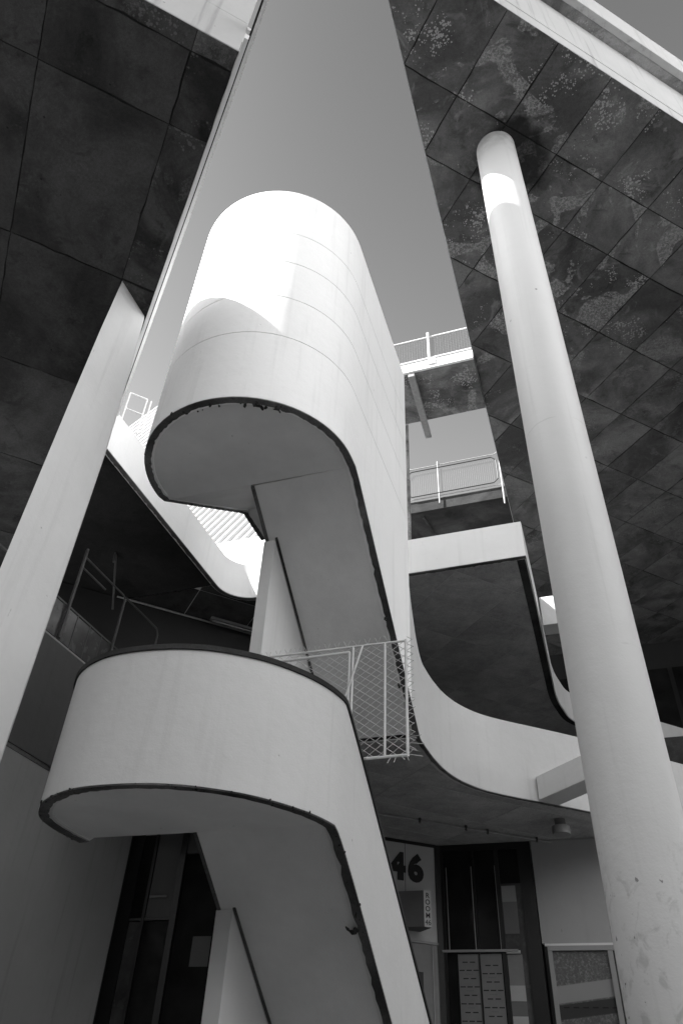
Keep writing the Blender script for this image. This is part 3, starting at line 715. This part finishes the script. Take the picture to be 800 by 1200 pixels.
tubes('rail', [((-7.5, 10.32, 14.03), (-.96, 10.32, 14.03)), ((-7.5, 10.32, 13.27), (-.96, 10.32, 13.27))], .018, M['steel'], BRR)
for x in (-5.3, -3.6, -1.9): 
    tubes('post', [((x, 10.27, 12.98), (x, 10.27, 14.12))], .028, M['steel'], BRR)
    mbox('base_clip', M['steel'], BRR, x+.03, x+.14, 10.25, 10.28, 12.98, 13.16)
wire_grid(BRR, -7.4, -.98, 10.33, 13.29, 14.01, .06, .06, .0018, M['signside'])
bmo = bmesh.new(); box(bmo, -.075, .075, 0, 1.9, -.05, .05)
pl_ = from_bm('timber_plank', bmo, M['timber'], None, bevel=.01); pl_.location = (-2.33, 10.30, 12.79); pl_.rotation_euler = (math.radians(-2), 0, math.radians(1.5))
tag(pl_, 'loose weathered timber plank hanging beneath the roof bridge', 'plank')
B2 = thing('far_walkway', 'far concrete walkway with dark underside between tower and right roof', 'bridge')
mbox('deck', M['rawdark'], B2, -8, -.93, 15.66, 24, 13.30, 13.55)
mbox('edge_beam', M['rawdark'], B2, -8, -.935, 15.56, 15.655, 13.29, 13.70, bevel=.01)  # darker concrete stands in for shade on this front
tubes('drain_pipe', [((-3.35, 15.75, 13.25), (-3.1, 17.4, 13.25))], .04, M['rawdark'], B2)
R3 = thing('walkway_railing', 'looped tube railing with fine vertical bars on the far walkway', 'railing')
def loop(x0, x1, z0, z1, c=.13):
    return [((x0+c, 0, z1), (x1-c, 0, z1)), ((x1-c, 0, z1), (x1, 0, z1-c)), ((x1, 0, z1-c), (x1, 0, z0+c)), ((x1, 0, z0+c), (x1-c, 0, z0)), ((x1-c, 0, z0), (x0+c, 0, z0)),
            ((x0+c, 0, z0), (x0, 0, z0+c)), ((x0, 0, z0+c), (x0, 0, z1-c)), ((x0, 0, z1-c), (x0+c, 0, z1))]
def yy(seg, y): return [((a[0], y, a[2]), (b[0], y, b[2])) for a, b in seg]
tubes('loop_frame', yy(loop(-3.72, -1.12, 13.80, 14.78), 15.46), .016, M['frame'], R3)
tubes('loop_frame', yy(loop(-6.5, -3.85, 13.80, 14.78), 15.46), .016, M['frame'], R3)
tubes('top_rail', [((-6.5, 15.5, 14.92), (-1.15, 15.5, 14.92)), ((-1.15, 15.5, 14.92), (-.95, 15.5, 15.08)), ((-3.6, 15.5, 14.92), (-3.78, 15.5, 15.1))], .014, M['greyframe'], R3)
for x in (-4.4, -2.80): tubes('post', [((x, 15.47, 13.42), (x, 15.47, 15.02))], .022, M['greyframe'], R3)
tubes('post', [((-1.03, 15.47, 13.0), (-1.03, 15.47, 14.6))], .022, M['greyframe'], R3)
tubes('bottom_rail', [((-6.5, 15.51, 13.735), (-1.0, 15.51, 13.735))], .014, M['greyframe'], R3)
wire_grid(R3, -6.4, -1.2, 15.53, 13.82, 14.76, .055, 0, .0045, M['signside'], 'infill_bars')
DP = tubes('down_pipe', [((-2.86, 11.95, 9.4), (-2.86, 11.95, 13.0))], .05, M['raw'], None)
tag(DP, 'grey rainwater pipe just behind the tower edge below the bridge', 'pipe')

# ------------------------------------------------------------------ chain-link screen at the stair
CF = thing('wire_screen', 'chain-link mesh screen in a tube frame sticking out from the lower stair', 'fence')
YF = 7.0
tubes('top_rail', [((-3.75, YF, 4.17), (-1.745, YF, 4.15))], .014, M['steel'], CF)
tubes('bottom_rail', [((-2.33, YF, 2.845), (-1.745, YF, 2.845))], .016, M['steel'], CF)
tubes('post', [((-1.745, YF, 2.83), (-1.745, YF, 4.165))], .016, M['steel'], CF)
tubes('post', [((-1.985, YF, 2.85), (-1.985, YF, 4.15))], .014, M['steel'], CF)
tubes('post', [((-2.36, YF, 2.5), (-2.36, YF, 4.155))], .014, M['steel'], CF); tubes('post', [((-2.40, YF, 2.5), (-2.40, YF, 4.09))], .014, M['steel'], CF)
tubes('inner_rail', [((-3.7, YF, 4.09), (-2.40, YF, 4.09))], .018, M['steel'], CF)
tubes('brace', [((-2.24, YF-.02, 4.15), (-2.50, YF-.02, 3.3))], .012, M['steel'], CF)
bm = bmesh.new(); wx, wz = .062, .045       # diamond half sizes
def wire(a, b, r=.0034): tube(bm, a, b, r, 4)
x0, x1, z0, z1 = -3.7, -1.72, 2.84, 4.16
def seg(c, sgn):       # line z = z0 + sgn*(x-c)*wz/wx, clipped
    pts_ = []
    for x in (x0, x1):
        z = z0+sgn*(x-c)*wz/wx
        if z0 <= z <= z1: pts_.append((x, z))
    for z in (z0, z1):
        x = c+sgn*(z-z0)*wx/wz
        if x0 < x < x1: pts_.append((x, z))
    return pts_[:2]
k = -60
while k < 60:
    for sgn in (1, -1):
        c = x0 + k*2*wx
        s_ = seg(c, sgn)
        if len(s_) == 2: wire((s_[0][0], YF+.012*sgn*.4, s_[0][1]), (s_[1][0], YF+.012*sgn*.4, s_[1][1]))
    k += 1
o = from_bm('chain_link', bm, M['galv'], CF, 0); o['kind'] = 'stuff'
bm = bmesh.new()                             # cut wire ends standing off the mesh
for k in range(17):
    x = x0+.05+k*2*wx*.98
    if x > -1.9: break
    for s_ in (-1, 1): wire((x, YF, 4.16), (x+s_*.035+random.uniform(-.01, .01), YF-.02, 4.215+random.uniform(0, .02)))
for k in range(15):
    z = 2.9+k*.09
    for s_ in (-1, 1): wire((-1.735, YF, z+s_*.042), (-1.66+random.uniform(-.01, .01), YF-.01, z+random.uniform(-.012, .012)), .0034)
for k in range(4):
    x = -1.92+k*.055; wire((x, YF, 2.84), (x+random.uniform(-.05, .05), YF-.02, 2.84-random.uniform(.03, .07)))
for k in range(4):
    z = 2.85+k*.06; wire((-1.72, YF, z), (-1.62+random.uniform(-.03, .06), YF+random.uniform(-.03, .03), z-random.uniform(-.03, .07)))
o = from_bm('wire_ends', bm, M['galv'], CF, 0); o['kind'] = 'stuff'

# ------------------------------------------------------------------ corrugated metal wall and white wall beyond the well
CR = thing('corrugated_roof', 'steep sunlit corrugated metal roof seen through the gap behind the tower', 'roof')
e0 = Vector((-8.26, 13.5, 11.496)); rd = Vector((.432, .249, .867)).normalized(); ex = Vector((1, 0, 0))
nrm = rd.cross(ex).normalized()
if nrm.y > 0: nrm = -nrm; sheet_w = .9; left = -17.2
lat = ex - rd*ex.dot(rd); 
pitch = .27
x = -19.9; i = 0
while x < -7.3:
    L_ = 15 if x < -12 else max(1.2, 4.6 + (-9 - x)*1.0)
    bm = bmesh.new(); prof = [(0, 0), (.17, 0), (.195, -.07), (.235, -.07), (pitch, 0)]
    A = []; B = []
    for a_, h in prof:
        base = e0 + ex*(x+a_-e0.x) - nrm*(-h)*(-1)
        A.append(bm.verts.new(base)); B.append(bm.verts.new(base+rd*L_))
    for k in range(len(prof)-1): bm.faces.new((A[k], A[k+1], B[k+1], B[k]))
    from_bm('metal_sheet', bm, M['metalroof'], CR, 0)
    x += pitch; i += 1
tag(mbox('parapet_wall', M['white'], None, -20, -5.2, 13.3, 13.52, 8.8, 11.5, bevel=.01), 'sunlit white wall below the corrugated roof behind the tower', 'wall')

# ------------------------------------------------------------------ added blocks out of view that shape the light
CB = thing('sky_blocker', 'added long grey block behind the viewpoint, unseen, holding back low sky light', 'building')  # added out of view to hide the low sky from lower parts
mbox('wall', M['panel_grey'], CB, -34, 34, -26, -11, GZ, 9.2)
for k in range(14):
    for z0 in (0, 4.2): mbox('window', M['glass'], CB, -32+k*4.6, -29.4+k*4.6, -11.0, -10.95, z0, z0+1.9)
CN = thing('shade_slab', 'added low flat slab behind the viewpoint, unseen, shading the lower parts', 'canopy')  # added out of view to dim the lower walls and column
mbox('slab', M['raw'], CN, -9, 9, -10.9, -1.2, 4.3, 4.6)
for x in (-7, -1, 5): mbox('post', M['white2'], CN, x, x+.3, -1.8, -1.5, GZ, 4.3)
CE = thing('bounce_block', 'added white block right of the view, unseen, bouncing sunlight onto the tower', 'building')  # added out of view as a sunlit reflector for right-hand faces
mbox('wall', M['white2'], CE, 11.5, 22, -16, 10, 8.0, 26.0)
mbox('dark_base', M['interior'], CE, 11.9, 22, -16, 10, GZ, 7.99)  # kept dark so only the upper block throws light back
for k in range(5):
    for z0 in (10.5, 15.5, 20.5): mbox('window', M['glass'], CE, 11.45, 11.5, -12.5+k*4.6, -10.9+k*4.6, z0, z0+1.4)
# ------------------------------------------------------------------ rear building closing off the undercroft
RB = thing('rear_building', 'dark rear building deep beneath the roof slab behind the column', 'building')
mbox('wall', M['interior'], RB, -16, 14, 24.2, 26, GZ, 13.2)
for k in range(18):
    x = -14+k*1.55
    for z0 in (4.9, 9.4): 
        mbox('window', M['glass'], RB, x, x+1.4, 24.12, 24.198, z0, z0+2.6)
mbox('floor_band', M['rawdark'], RB, -.2, 14, 22.0, 24.1, 8.0, 8.8)
